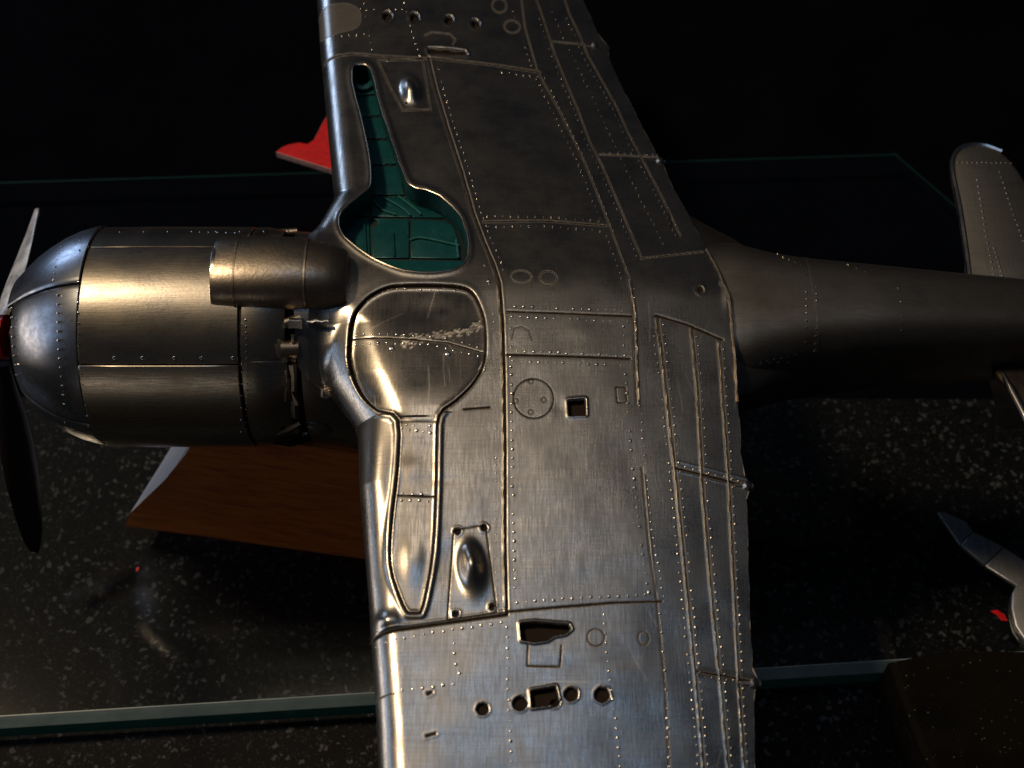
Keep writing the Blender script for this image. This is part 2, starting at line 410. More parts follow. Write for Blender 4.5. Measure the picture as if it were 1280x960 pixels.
# hinge bumps on the trailing edge
for by, amp, wd in ((47, 6, 6), (190, 4, 5), (597, 6, 9), (555, -1.5, 5), (845, 7, 9)):
    xs1 = xs1 + amp * np.exp(-((rows - by) / wd) ** 2)
rs = np.random.RandomState(4)
xs1 = xs1 + np.interp(rows, rows[::9], rs.randn(len(rows[::9])) * .55)
PX = xs0[:, None] + (xs1 - xs0)[:, None] * (tt[None, :] ** 1.12)
PY = np.repeat(rows[:, None], ncol, 1)
PX += 0; shp = PX.shape
H = np.zeros(shp); G = np.zeros(shp); SC = np.zeros(shp)

def window(pts, mg):
    P = np.array(pts); y0, y1 = P[:, 1].min() - mg, P[:, 1].max() + mg
    i0 = int(np.clip(np.searchsorted(rows, y0), 0, len(rows))); i1 = int(np.clip(np.searchsorted(rows, y1), 0, len(rows)))
    return slice(i0, i1)
def dist(pts, sl, closed=False):
    x, y = PX[sl], PY[sl]; d = np.full(x.shape, 1e9); P = [np.array(p, float) for p in pts]
    segs = list(zip(P[:-1], P[1:])) + ([(P[-1], P[0])] if closed else [])
    for a, b in segs:
        ab = b - a; L2 = ab.dot(ab) + 1e-9
        t = np.clip(((x - a[0]) * ab[0] + (y - a[1]) * ab[1]) / L2, 0, 1)
        d = np.minimum(d, (x - a[0] - t * ab[0]) ** 2 + (y - a[1] - t * ab[1]) ** 2)
    return np.sqrt(d)
def groove(pts, w=1.6, depth=.16, grime=.8, closed=False):
    sl = window(pts, w * 3)
    d = dist(pts, sl, closed); far_ = np.mean([p[1] for p in pts]) < 335; w = max(.7, w * (.55 if far_ else .68)); depth *= .2 if far_ else .42; e = np.exp(-(d / w) ** 2); H[sl] -= depth * e; G[sl] = np.maximum(G[sl], grime * np.exp(-(d / (w * 1.1)) ** 2))
def ridge(pts, w=1.8, height=.16, closed=False, grime=0.0):
    sl = window(pts, w * 3); d = dist(pts, sl, closed); w *= .75; height *= .18 if np.mean([p[1] for p in pts]) < 335 else .36; H[sl] += height * np.exp(-(d / w) ** 2)
    if grime: G[sl] = np.maximum(G[sl], grime * np.exp(-((d - w * 2.2) / 1.4) ** 2))
def hole(poly, depth=1.0, edge=1.4, lip=.12, grime=1.0):
    poly = [(x + rs.randn() * .35, y + rs.randn() * .35) for x, y in poly]; lip *= .35
    sl = window(poly, 10); d = dist(poly, sl, True); ins = pip(PX[sl], PY[sl], poly); sd = np.where(ins, d, -d)
    k = np.clip((sd + edge / 2) / edge, 0, 1); H[sl] -= depth * k; H[sl] += lip * np.exp(-((sd + 2.4) / 1.6) ** 2)
    G[sl] = np.maximum(G[sl], grime * np.clip((sd + .6) / 1.0, 0, 1))
def circ(cx, cy, r, n=20, ry=None): return [(cx + r * math.cos(2 * math.pi * i / n), cy + (ry or r) * math.sin(2 * math.pi * i / n)) for i in range(n)]
def dent(cx, cy, rx, ry, h, power=1.0, rot=0.0):
    sl = window([(cx, cy - ry * 3), (cx, cy + ry * 3)], 1); x = PX[sl] - cx; y = PY[sl] - cy; c, s_ = math.cos(rot), math.sin(rot)
    q = ((x * c + y * s_) / rx) ** 2 + ((-x * s_ + y * c) / ry) ** 2; H[sl] += h * np.exp(-q ** power)

# --- main lines, traced
LA = [(536, 72), (545, 110), (560, 160), (578, 215), (592, 265), (605, 300), (618, 330), (625, 352), (629, 400), (631, 470), (632, 560), (632, 680), (634, 767)]
LB = [(672, 85), (700, 135), (730, 195), (757, 262), (775, 310), (788, 345), (795, 385), (797, 450), (799, 500), (803, 580), (812, 680), (822, 750), (832, 850), (838, 960), (845, 1180)]
LC = [(821, 390), (832, 480), (845, 600), (857, 720), (868, 830), (880, 960), (892, 1180)]
LD = [(864, 400), (872, 480), (878, 600), (888, 720), (900, 840), (911, 960), (922, 1180)]
LEE = [(899, 416), (905, 500), (912, 600), (918, 720), (924, 840), (932, 960), (938, 1180)]
L2 = [(650, -60), (675, 5), (693, 60), (707, 95), (722, 130), (737, 170), (755, 205), (803, 317)]
L3 = [(668, -60), (690, 5), (704, 35), (718, 65), (733, 95), (745, 120), (758, 150), (770, 172), (780, 195), (797, 230), (815, 265), (832, 300)]
L4 = [(690, -60), (712, 8), (725, 35), (735, 60), (755, 95), (772, 125), (785, 155), (800, 182), (812, 205), (828, 235), (840, 260), (852, 285)]
JN = [(460, 794), (500, 787), (540, 781), (590, 774), (634, 768)]
JN2 = [(634, 765), (700, 758), (760, 752), (828, 748)]
JF = [(405, 72), (440, 68), (472, 70), (540, 73), (620, 80), (675, 86)]
DOOR = [(435, 425), (438, 402), (447, 385), (463, 369), (487, 358), (515, 356), (545, 356), (575, 358), (590, 365), (600, 383), (606, 405), (607, 438), (603, 460), (590, 482), (570, 502), (549, 520),
        (546, 560), (545, 610), (541, 690), (531, 748), (526, 764), (524, 766), (512, 766), (509, 764), (501, 748), (488, 705), (490, 650), (497, 590), (498, 525), (472, 510), (452, 490), (439, 465), (434, 442)]
BAY = [(440, 88), (446, 81), (456, 81), (464, 88), (469, 105), (475, 130), (490, 175), (503, 212), (513, 231), (532, 237), (550, 245), (566, 258), (578, 275), (585, 298), (585, 320), (576, 332), (560, 338),
       (535, 341), (505, 338), (480, 329), (455, 316), (436, 301), (425, 287), (424, 273), (432, 259), (448, 246), (461, 234), (464, 215), (459, 180), (450, 140), (442, 110)]
DOOR_ = smooth_poly(DOOR, True, 3); BAY_ = smooth_poly(BAY, True, 3)

# low waves in the sheet metal
wob = lambda ax, ay, ph: np.sin(PX * ax + PY * ay + ph)
H += .020 * wob(.041, .017, .3) + .018 * wob(-.022, .035, 1.9) + .008 * wob(.09, -.05, .7) + .006 * wob(.03, .12, 2.2)
for _ in range(170): dent(rs.uniform(440, 930), rs.uniform(-60, 1000), rs.uniform(6, 22), rs.uniform(6, 26), rs.normal(0, .016))
sl = window(DOOR, 60); d = dist(DOOR_, sl, True); ins = pip(PX[sl], PY[sl], DOOR_); sd = np.where(ins, d, -d)
H[sl] += np.where(ins, .10 * np.exp(-(d / 4) ** 2) - .2, 0) + np.where(PY[sl] > 515, .17, .03) * np.exp(-((sd + 4) / 3.6) ** 2)
s_ = (505 - PX[sl]) * .9 + (PY[sl] - 430) * .36
H[sl] -= np.where(ins, .40 * (1 + np.tanh((s_ - 40) / 22)) * (.5 - .5 * np.tanh((PY[sl] - 520) / 14)), 0)
groove(DOOR_, 1.5, .5, 1.0, True)
INDOOR = pip(PX, PY, DOOR_)
H += np.where(INDOOR, (-.30 + .0055 * np.clip(PY - 358, 0, 150)) * (.5 - .5 * np.tanh((PY - 530) / 38)), 0)
# leg part of the door: dished along its middle, narrow bulges
leg = INDOOR & (PY > 520); H += np.where(leg, .12 * np.exp(-((PX - 517) / 14) ** 2), 0)
for cx, cy, rx, ry, h in ((510, 585, 18, 16, .12), (520, 650, 14, 18, -.05), (514, 700, 14, 24, .10), (470, 560, 12, 60, .16), (478, 700, 11, 50, -.15), (484, 775, 14, 10, .45), (570, 560, 28, 60, .08),
                          (560, 700, 22, 22, -.16), (590, 620, 20, 40, .10), (530, 385, 40, 18, -.12)): dent(cx, cy, rx, ry, h)
# bay rim
sl = window(BAY, 60); d = dist(BAY_, sl, True); ins = pip(PX[sl], PY[sl], BAY_); sd = np.where(ins, d, -d)
H[sl] += .12 * np.exp(-((sd + 2.5) / 3.5) ** 2)
INBAY = pip(PX, PY, BAY_)

groove(LA, 1.5, .28, .95); ridge([(x - 3.0, y) for x, y in LA], 1.3, .16); ridge([(x + 3.2, y) for x, y in LA], 1.3, .07)
groove(LB[:6], 1.2, .10, .6); groove([(x - 3, y) for x, y in LB[5:9]], 1.2, .1, .6); ridge(LB[5:9], 1.3, .1); groove(LB[9:12], 1.2, .1, .5); ridge([(806, 590), (812, 660), (820, 735)], 1.0, .09)
groove(LB[11:], 1.2, .08, .4)
for L in (LC, LD, LEE): ridge(L, 1.3, .10); groove([(x + 2.8, y) for x, y in L], 1.1, .06, .6)
for L in (L2, L4): groove(L, 1.2, .09, .6)
groove([(645, -60)] + [(656, 30), (672, 85)], 1.2, .08, .5)
groove(JN, 1.8, .36, 1.0); ridge([(x, y - 5) for x, y in JN], 1.8, .16); groove(JN2, 1.4, .16, .85)
groove(JF, 1.6, .2, .7); ridge([(x, y - 3) for x, y in JF], 1.3, .1)
groove([(634, 389), (790, 391)], 1.7, .14, .75); groove([(634, 443), (788, 444)], 1.9, .16, .75); groove([(604, 277), (680, 274), (758, 277)], 1.8, .18, .7)
groove([(820, 388), (860, 398), (905, 415)], 2.0, .28, .9)
ridge([(843, 570), (940, 589)], 1.3, .12); groove([(843, 579), (940, 598)], 1.8, .2, .9); ridge([(844, 583), (940, 602)], 1.2, .1)
ridge([(873, 829), (946, 838)], 1.5, .14); groove([(873, 834), (946, 844)], 1.6, .2, .9); ridge([(873, 839), (946, 850)], 1.5, .14)
groove([(802, 317), (880, 304)], 1.4, .10, .7); groove([(750, 187), (830, 185)], 1.2, .07, .5); groove([(690, 45), (745, 47)], 1.1, .07, .5)
# doors and hatches
groove([(437, 419), (505, 423), (560, 428), (604, 441)], 1.3, .10, .8); groove([(505, 424), (560, 417), (604, 408)], 1.0, .05, .35)
groove([(497, 619), (543, 620)], 1.3, .12, .8); groove([(497, 527), (546, 527)], 1.2, .08, .5)
groove(circ(667, 497, 25, 28), 1.1, .09, .75, True)
for a, b in ((664, 475), (680, 498), (664, 514), (645, 500)): groove(circ(a, b, 3.2, 8), .8, .05, .5, True)
hole([(711, 499), (731, 497), (732, 516), (712, 518)], .9, 1.5, .22)
groove([(770, 480), (782, 480), (784, 499), (772, 500)], 1.1, .1, .7, True)
dent(700, 508, 8, 12, -.06)
hole([(651, 780), (668, 778), (690, 779), (711, 780), (713, 786), (706, 790), (692, 793), (684, 799), (668, 801), (653, 799)], 1.1, 2, .35)
groove([(660, 805), (659, 832), (700, 833), (702, 806)], 1.3, .12, .7)
hole([(664, 864), (694, 858), (697, 872), (688, 880), (666, 884)], .9, 2, .35)
for a, b, r in ((603, 886, 7), (650, 879, 8.5), (714, 867, 8), (753, 867, 9), (694, 877, 5), (484, 20, 5.5), (518, 22, 5.5), (561, 24, 5), (594, 28, 5), (877, 353, 4)): hole(circ(a, b, r), .15 if a > 870 else .5 if b > 340 else .9, 1.6, .10, 1.0)
hole([(536, 61), (582, 63), (584, 67), (537, 66)], .7, 2, .25); groove([(531, 44), (540, 40), (562, 42), (569, 49), (566, 56)], 1.2, .12, .5, False); dent(558, 58, 24, 5, .22)
groove(circ(745, 795, 11, 14), 1.0, .08, .6, True); groove(circ(624, 4, 9, 14), 1.0, .08, .6, True); groove(circ(640, 30, 10, 14, 8), 1.0, .08, .5, True)
groove(circ(685, 346, 11, 16, 9), .9, .07, .6, True); groove(circ(651, 345, 13, 14, 8), .9, .07, .5, True); groove([(640, 424), (643, 410), (652, 407), (661, 412), (665, 424)], .9, .06, .5)
groove(circ(805, 795, 7, 10, 9), .9, .08, .5, True)
hole([(533, 868 - 3), (541, 864), (541, 866), (534, 869)], .1, 1, .05, .6); hole([(532, 919), (545, 916), (545, 918), (533, 921)], .1, 1, .05, .6)
# plates with teardrop bulges
PLN = [(567, 663), (607, 656), (621, 766), (559, 775)]; PLF = [(472, 76), (528, 74), (538, 137), (503, 138), (488, 110)]
for P_ in (PLN, PLF): groove(P_, 1.2, .12, .7, True)
dent(589, 706, 11.5, 22, 1.6, 1.2, -.12); dent(594, 724, 15, 24, .35, 1.2); dent(513, 113, 10, 14, 1.3, 1.3, -.2)
for a, b in ((572, 664), (605, 660), (570, 767), (615, 758)): hole(circ(a, b, 3.4, 10), .3, 1.4, .14, .7)
groove([(580, 512), (612, 509)], 2.0, .1, .8)
groove([(468, 868), (492, 866)], 1.1, .1, .6)
# landing light cover
LL = smooth_poly([(396, 12), (425, 5), (442, 8), (450, 18), (448, 32), (435, 38), (402, 42)], True, 3); groove(LL, 1.3, .1, .4, True)
# crumpled edge pieces by the inner trailing edge
dent(911, 345, 5, 22, .22)
# scratches in the polish
for _ in range(78):
    if _ < 70: x, y = rs.uniform(455, 930), rs.uniform(350, 955)
    else: x, y = rs.uniform(440, 600), rs.uniform(355, 520)
    a = rs.choice([rs.normal(1.57, .22), rs.uniform(0, 3.14)], p=[.75, .25]); L = rs.uniform(10, 55)
    pts = [(x, y), (x + math.cos(a) * L / 2 + rs.randn(), y + math.sin(a) * L / 2), (x + math.cos(a) * L + rs.randn() * 2, y + math.sin(a) * L)]
    sl = window(pts, 3); d = dist(pts, sl); st = rs.uniform(.08, .42) if x > 615 else rs.uniform(.1, .3); e = np.exp(-(d / .75) ** 2)
    SC[sl] = np.maximum(SC[sl], st * e); 
# smeared old glue across the wheel cover
for _ in range(110):
    x = rs.uniform(500, 600); y = 427 - (x - 500) * .19 + rs.randn() * 4; pts = [(x, y), (x + rs.uniform(.5, 4), y - rs.uniform(0, 2))]
    sl = window(pts, 3); d = dist(pts, sl); SC[sl] = np.maximum(SC[sl], rs.uniform(.5, 1.0) * np.exp(-(d / .8) ** 2)); H[sl] += .012 * np.exp(-(d / 1.2) ** 2)

B = base_surface(PX, PY)
du = np.gradient(B, axis=1); dv = np.gradient(B, axis=0); N = np.cross(dv, du); N /= np.linalg.norm(N, axis=-1, keepdims=True)
N[N[..., 2] < 0] *= -1
V = B + N * H[..., None]
TEMP_LOW = V[:, -1].copy()
du = np.gradient(V, axis=1); dv = np.gradient(V, axis=0); NN = np.cross(dv, du); NN /= (np.linalg.norm(NN, axis=-1, keepdims=True) + 1e-12); NN[NN[..., 2] < 0] *= -1

# --- partition into panels
PAN = [
 [(634, 444), (788, 444), (790, 520), (801, 610), (812, 680), (822, 749), (760, 752), (700, 758), (634, 765), (632, 560), (632, 470)],
 [(631, 389), (795, 391), (797, 444), (631, 443)],
 [(625, 352), (620, 340), (788, 345), (795, 391), (629, 389)],
 [(797, 346), (815, 365), (821, 390), (832, 480), (845, 600), (857, 720), (868, 830), (880, 960), (892, 1180), (845, 1180), (838, 960), (832, 850), (822, 750), (812, 680), (803, 580), (799, 500), (797, 444), (795, 391), (788, 345)],
 [(821, 390), (864, 400), (872, 480), (877, 586), (843, 577), (832, 480)], [(843, 577), (877, 586), (888, 720), (899, 837), (870, 832), (857, 720)], [(870, 832), (899, 837), (911, 960), (922, 1180), (892, 1180), (880, 960)],
 [(864, 400), (899, 416), (905, 500), (911, 592), (877, 586), (872, 480)], [(877, 586), (911, 592), (918, 720), (924, 841), (899, 837), (888, 720)], [(899, 837), (924, 841), (932, 960), (938, 1180), (922, 1180), (911, 960)],
 [(899, 416), (990, 416), (990, 598), (911, 592), (905, 500)], [(911, 592), (990, 603), (990, 848), (924, 841), (918, 720)], [(924, 841), (990, 848), (990, 1180), (938, 1180), (932, 960)],
 [(634, 768), (700, 758), (757, 753), (763, 850), (775, 960), (790, 1180), (650, 1180), (638, 960)],
 [(757, 753), (822, 749), (832, 850), (838, 960), (845, 1180), (790, 1180), (775, 960), (763, 850)],
 [(440, 797), (540, 781), (634, 768), (638, 960), (650, 1180), (440, 1180)],
 [(536, 72), (620, 80), (672, 85), (700, 135), (730, 195), (757, 262), (760, 277), (680, 275), (597, 277), (578, 215), (560, 160), (545, 110)],
 [(597, 277), (680, 275), (760, 277), (775, 310), (788, 345), (620, 340), (605, 300)],
 [(672, 85), (656, 30), (645, -60), (600, -180), (622, -180), (650, -60), (675, 5), (693, 60), (722, 130), (755, 205), (803, 317), (810, 350), (788, 345), (757, 262), (730, 195), (700, 135)],
 [(622, -180), (690, -180), (690, -60), (712, 8), (735, 60), (772, 125), (800, 183), (750, 187), (722, 130), (693, 60), (675, 5), (650, -60)],
 [(750, 187), (800, 183), (828, 235), (852, 285), (860, 308), (803, 317), (755, 205)],
 [(690, -180), (900, -180), (900, 183), (800, 183), (772, 125), (735, 60), (712, 8), (690, -60)],
 [(800, 183), (910, 182), (910, 260), (885, 303), (860, 308), (852, 285), (828, 235)],
 [(505, -180), (600, -180), (645, -60), (656, 30), (672, 85), (620, 80), (536, 72), (522, 50), (510, 5)],
 [(447, -180), (505, -180), (510, 5), (522, 50), (536, 72), (465, 70), (457, 15)],
 [(350, -180), (447, -180), (457, 15), (465, 70), (350, 73)],
 PLN, PLF,
]
cx = .25 * (PX[:-1, :-1] + PX[1:, :-1] + PX[:-1, 1:] + PX[1:, 1:]); cy = .5 * (PY[:-1, :-1] + PY[1:, :-1])
idx = np.full(cx.shape, -1)
for i, P_ in enumerate(PAN): idx[pip(cx, cy, P_)] = i
idx[pip(cx, cy, LL)] = 98; idx[pip(cx, cy, DOOR_)] = 99; idx[pip(cx, cy, BAY_)] = 100
# every panel sits at its own tiny tilt
for i, P_ in enumerate(PAN):
    m = pip(PX, PY, P_); c0 = np.mean(P_, 0)
    tl = rs.randn(2) * .0010
    V[..., 2] += np.where(m, (PX - c0[0]) * tl[0] + (PY - c0[1]) * tl[1], 0) * (.4 if i in (4, 5, 6, 7, 8, 9) else .6)
nr, nc = shp; I = np.arange(nr * nc).reshape(nr, nc)
Q = np.stack([I[:-1, :-1], I[:-1, 1:], I[1:, 1:], I[1:, :-1]], -1)[:, :, ::-1]
Vf, Nf = V.reshape(-1, 3), NN.reshape(-1, 3); at_ = {'grime': np.clip(G, 0, 1).ravel(), 'scratch': np.clip(SC, 0, 1).ravel()}
wing = grid_obj('wing', Vf, Q[idx == -1], M['skin'], None, Nf, at_); adopt(wing)
for i in range(len(PAN)):
    q = Q[idx == i]
    if len(q) > 20: grid_obj('skin_panel', Vf, q, M['skin'], wing, Nf, at_)
ll = grid_obj('landing_light_cover', Vf, Q[idx == 98], M['lens'], wing, Nf, at_)
door = grid_obj('landing_gear_door', Vf, Q[idx == 99], M['door'], wing, Nf, at_)
# hidden upper side of the wing, and a closing edge
mb = MB(); sel = range(0, nr, 12); ring = []
for i in list(sel) + [nr - 1]:
    a, b = V[i, 0], V[i, -1]; row = []
    for k_ in range(13):
        t = k_ / 12; p = a * (1 - t) + b * t; p = p.copy(); p[2] -= 5.5 * math.sin(math.pi * min(1, t ** .6)) * (1 - t * .3); row.append(p)
    ring.append(row)
mb.rings(ring, False); mb.add(ring[0] + [V[0, j] for j in range(nc - 1, -1, -20)], [tuple(range(13 + len(range(nc - 1, -1, -20))))])
mb.add(ring[-1] + [V[-1, j] for j in range(nc - 1, -1, -20)], [tuple(range(13 + len(range(nc - 1, -1, -20))))])
mb.build('upper_skin', M['fus'], wing)

def spoint(x, y):
    x = np.array([float(x)]); y = np.array([float(y)]); a = base_surface(x, y)[0]; b = base_surface(x + .5, y)[0]; c = base_surface(x, y - .5)[0]
    n = np.cross(b - a, c - a); n /= np.linalg.norm(n); n = n if n[2] > 0 else -n
    r_ = np.searchsorted(rows, y[0]); r_ = min(max(r_, 0), nr - 1); j = np.argmin(abs(PX[r_] - x[0])); return V[r_, j], n

# rivets
riv = MB(); rng = random.Random(3)
def rivets(pts, step, off=0, r=.235, h=.2, start=3, jit=.35, skip=.02):
    for p in along(pts, step, off, start):
        if rng.random() < skip: continue
        q, n = spoint(p[0] + rng.uniform(-jit, jit), p[1] + rng.uniform(-jit, jit)); s_ = rng.choice((.62, .8, .95, 1.0, 1.05, 1.15)) * rng.uniform(.92, 1.08)
        riv.dome(q, n, r * s_, h * s_ * rng.uniform(.75, 1.15))
def near(L, y0, y1): return [(interp(L, y), y) for y in np.linspace(y0, y1, 24)]
for yy, st in ((382, 4), (395, 0), (438, 6), (450, 2)): rivets([(640, yy), (786, yy + 2)], 10.4, 0, start=st)
rivets([(638, 395), (639, 470), (641, 600), (644, 740)], 11.6); rivets([(781, 400), (781, 440), (786, 520), (795, 610), (804, 690), (812, 738)], 12)
rivets([(643, 753), (720, 746), (812, 740)], 11.6); rivets([(790, 352), (792, 420), (797, 500), (805, 590), (812, 660), (827, 745)], 10.5, -4, r=.16)
for L, offs in ((LC, (5, -8)), (LD, (-8,)), (LEE, (-7,))):
    for o_ in offs: rivets(near(L, 425 if L is LEE else 398, 1000), 11.5, o_, r=.18)
rivets(near(LA, 360, 765), 9.5, 12, r=.12, h=.08); rivets([(845, 575), (935, 592)], 10, 0, r=.15); rivets([(880, 839), (940, 846)], 9, 0, r=.15)
rivets([(467, 804), (540, 790), (630, 777)], 12.2, r=.2); rivets([(634, 780), (635, 850), (640, 960), (646, 1040)], 13, r=.19)
rivets([(567, 800), (570, 828), (577, 850)], 13); rivets([(488, 864), (578, 853)], 12.8)
rivets([(755, 762), (760, 830), (770, 900), (776, 960), (780, 1020)], 12, r=.18); rivets([(825, 760), (833, 850), (838, 960), (840, 1020)], 12, r=.17)
rivets([(447, 10), (510, 11)], 9); rivets([(457, 18), (466, 68)], 8, r=.15); rivets([(507, 12), (525, 70)], 8, r=.17); rivets([(415, 45), (458, 42)], 9.5)
rivets([(445, -80), (457, 10)], 9); rivets([(490, -80), (507, 10)], 9)
LBF = [(645, 5), (662, 55), (676, 92), (700, 140), (728, 198), (755, 265), (772, 312), (784, 345)]
rivets(LBF, 8, 5, r=.17); rivets(LBF[2:], 8, -5, r=.17); rivets(L2[1:], 8, 4, r=.16); rivets(L3[1:], 8.4, 0, r=.17); rivets(L4[1:], 8, 5, r=.17); rivets(L4[4:], 8, -1, r=.15, start=6)
rivets([(752, 183), (830, 182)], 9); rivets([(803, 316), (880, 303)], 8.5, r=.2); rivets([(606, 268), (680, 268), (752, 270)], 10); rivets([(608, 282), (680, 280), (755, 283)], 10, r=.2)
rivets([(625, 86), (674, 91)], 9); rivets([(x, y) for x, y in near(LA, 85, 340)], 8.5, -9, r=.15)
rivets([(440, 414), (505, 417), (540, 419)], 10.5, r=.2); rivets([(438, 426), (505, 428), (540, 430), (602, 446)], 10.6, r=.2); rivets([(555, 421), (602, 434)], 10, r=.17)
rivets([(493, 358), (570, 361)], 10.4, r=.18); rivets([(505, 531), (542, 532)], 10); rivets([(500, 534), (542, 541)], 9); rivets([(500, 616), (538, 617)], 12); rivets([(499, 624), (540, 625)], 11)
rivets([(482, 75), (518, 76)], 35, r=.3, h=.2); rivets([(505, 130), (534, 130)], 28, r=.3, h=.2); rivets([(604, 328), (612, 345), (604, 368)], 22, r=.35, h=.25)
for a_, b_ in ((490, 434), (560, 442)): riv.dome(*spoint(a_, b_), .45, .3, 8)
ro = riv.build('rivets', M['rivet'], wing); ro['kind'] = 'stuff'

# raised seam strips that catch the light
def strip(pts, r, zo=.12, flat=.7, mat='seam', name='seam_strip'):
    q = []
    for p in along(pts, 6, 0, 0):
        c_, n = spoint(p[0], p[1]); q.append(c_ + n * .05 + np.array([rng.uniform(-.03, .03), 0, 0]))
    t = MB(); t.tube(q, [r * rng.uniform(.6, .85) for _ in q], 6, 1.1); return t.build(name, M[mat], wing)
strip([(x - 3.4, y) for x, y in near(LA, 318, 764)], .17, .16); strip(near(LB, 352, 500), .15)
for L, y0 in ((LC, 395), (LD, 402), (LEE, 420)): strip(near(L, y0, 1000), .13)
strip([(886, 300), (900, 325), (912, 355), (918, 400), (922, 460), (924, 492)], .28, .3, .9)
# hinge brackets on the trailing edge
for x, y in ((748, 46), (830, 190), (940, 597), (949, 846)):
    p = at(x, y)
    b_ = MB(); q = base_surface(np.array([x - 4.]), np.array([float(y)]))[0]
    b_.dome(q + [0, 0, -.2], (0.5, 0, 1), .75, .8, 8); b_.tube([q + [-1.6, 0, -.1], q + [.8, 0, -.4]], [.35, .5], 6); b_.build('hinge_bracket', M['skin'], wing)

# bay rim, walls and floor
rim = MB(); q = []
for p in BAY_:
    c_, n = spoint(*p); q.append(c_ + n * .02)
rim.tube(q + [q[0]], .12, 8, 1.0, False); rim.build('bay_rim', M['cowl'], wing)
DEP = 4.4; bay = MB(); top = [np.array(p) for p in q]; low = [p - [0, 0, DEP] for p in top]
bay.rings([top, low]); bw = bay.build('gear_bay', M['greenwall']); adopt(bw)
ctr = np.mean([p for p in top], 0)
zf = lambda x, y: float(surfz(np.array(y))) - DEP + .5
def bayplate(poly, h, name='bay_plate', mat='green', off=0):
    P3 = [at(a, b, -DEP + .5 + h) for a, b in poly]
    return plate(name, [(p[0], p[1]) for p in P3], lambda x, y: zf(x, y) + h, .5, M[mat], bw, .10)
fl = [at(a, b, 0) for a, b in BAY_]
plate('bay_floor', [(p[0], p[1]) for p in fl], lambda x, y: zf(x, y) - .3, .3, M['bayline'], bw, .02)
# wheel well plates (own joints between them), as seen in the photograph
for poly in ([(424, 275), (461, 272), (463, 330), (440, 325), (420, 300)], [(425, 272), (461, 269), (461, 245), (470, 228), (455, 228), (420, 255)],
             [(464, 273), (511, 274), (511, 322), (466, 322), (465, 284), (472, 283), (472, 275)], [(514, 274), (555, 276), (566, 282), (574, 303), (575, 323), (514, 322)],
             [(466, 325), (580, 326), (578, 350), (500, 356), (440, 350), (463, 332)], [(464, 270), (555, 272), (540, 262), (515, 246), (463, 246)]):
    bayplate(poly, rng.uniform(-.05, .08))
for poly in ([(440, 122), (470, 120), (477, 143), (444, 146)], [(443, 149), (478, 147), (487, 172), (451, 172)], [(451, 175), (488, 176), (497, 204), (457, 205)], [(458, 208), (498, 208), (505, 243), (463, 243)], [(436, 98), (466, 98), (469, 117), (439, 119)]):
    bayplate(poly, rng.uniform(-.05, .05))
for pts in ([(512, 300), (525, 297), (548, 301), (574, 307)], [(466, 250), (478, 262), (495, 268)], [(480, 247), (500, 258), (513, 269)], [(498, 245), (520, 262), (526, 268)], [(455, 275), (458, 320)], [(491, 290), (493, 320)], [(570, 300), (573, 322)]):
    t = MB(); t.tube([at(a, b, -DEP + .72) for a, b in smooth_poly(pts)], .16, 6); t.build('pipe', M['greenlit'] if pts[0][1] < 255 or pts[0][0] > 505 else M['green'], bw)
t = MB(); t.rings([[at(454, 103, -DEP + 1.0) + np.array([r * math.cos(k * .524), r * math.sin(k * .524), z]) for k in range(12)] for r, z in ((1.9, -.5), (1.9, .3), (1.5, .5), (1.0, .5), (.95, -.4))], True); t.build('leg_socket', M['green'], bw)
rv = MB()
for pts, st in (([(458, 246), (510, 247)], 7), ([(440, 172), (486, 173)], 8), ([(446, 147), (476, 145)], 8), ([(456, 206), (497, 206)], 8)):
    for p in along(pts, st): rv.dome(at(p[0], p[1], -DEP + .55), (0, 0, 1), .16, .14)
o = rv.build('rivets', M['green'], bw); o['kind'] = 'stuff'

# ------------------------------------------------------------------ cowling and forward fuselage (turned shapes on the X axis)
def X_(px, d=203.0): return (px - 640) * d / F
def on_tube(px, py, R, z0=CYZ):
    d = ray(px, py); A = d[1] ** 2 + d[2] ** 2; Bq = 2 * (CAM[1] * d[1] + (CAM[2] - z0) * d[2]); Cq = CAM[1] ** 2 + (CAM[2] - z0) ** 2 - R * R
    D_ = Bq * Bq - 4 * A * Cq
    t = (-Bq - math.sqrt(max(D_, 0))) / (2 * A); p = CAM + d * t; return p[0], math.atan2(p[2] - z0, p[1]), p
def tubepatch(name, prof, a0, a1, mat, parent, thick=.5, n=None, jag=None, bev=.12):
    """curved sheet: prof = [(X, R)...], angles a0..a1 (radians, atan2(z, y))"""
    n = n or max(6, int((a1 - a0) / .05)); outer = []; 
    P = [(prof[0][0] + .02, prof[0][1] - thick)] + [(prof[0][0], prof[0][1] - bev)] + [(prof[0][0] + bev, prof[0][1])] + list(prof[1:-1]) + [(prof[-1][0] - bev, prof[-1][1]), (prof[-1][0], prof[-1][1] - bev), (prof[-1][0] - .02, prof[-1][1] - thick)]
    rings = []; e = bev / prof[0][1]
    aa = [(a0, -thick), (a0, -bev), (a0 + e, 0)] + [(a0 + (a1 - a0) * k_ / n, 0) for k_ in range(1, n)] + [(a1 - e, 0), (a1, -bev), (a1, -thick)]
    for X, R in P: rings.append([(X, (R + dr) * math.cos(a), CYZ + (R + dr) * math.sin(a)) for a, dr in aa])
    m = MB(); m.rings(rings, False); return m.build(name, M[mat], parent)
RC = 15.9
a_seam = on_tube(200, 456, RC)[1]; X98 = on_tube(96, 420, RC)[0]; X302 = on_tube(303, 500, RC)[0]; X345 = on_tube(346, 480, RC)[0]; X378 = on_tube(380, 480, CYR)[0]
cowl = None
core = MB(); n = 48
def ringc(X, R): return [(X, R * math.cos(2 * math.pi * k_ / n), CYZ + R * math.sin(2 * math.pi * k_ / n)) for k_ in range(n)]
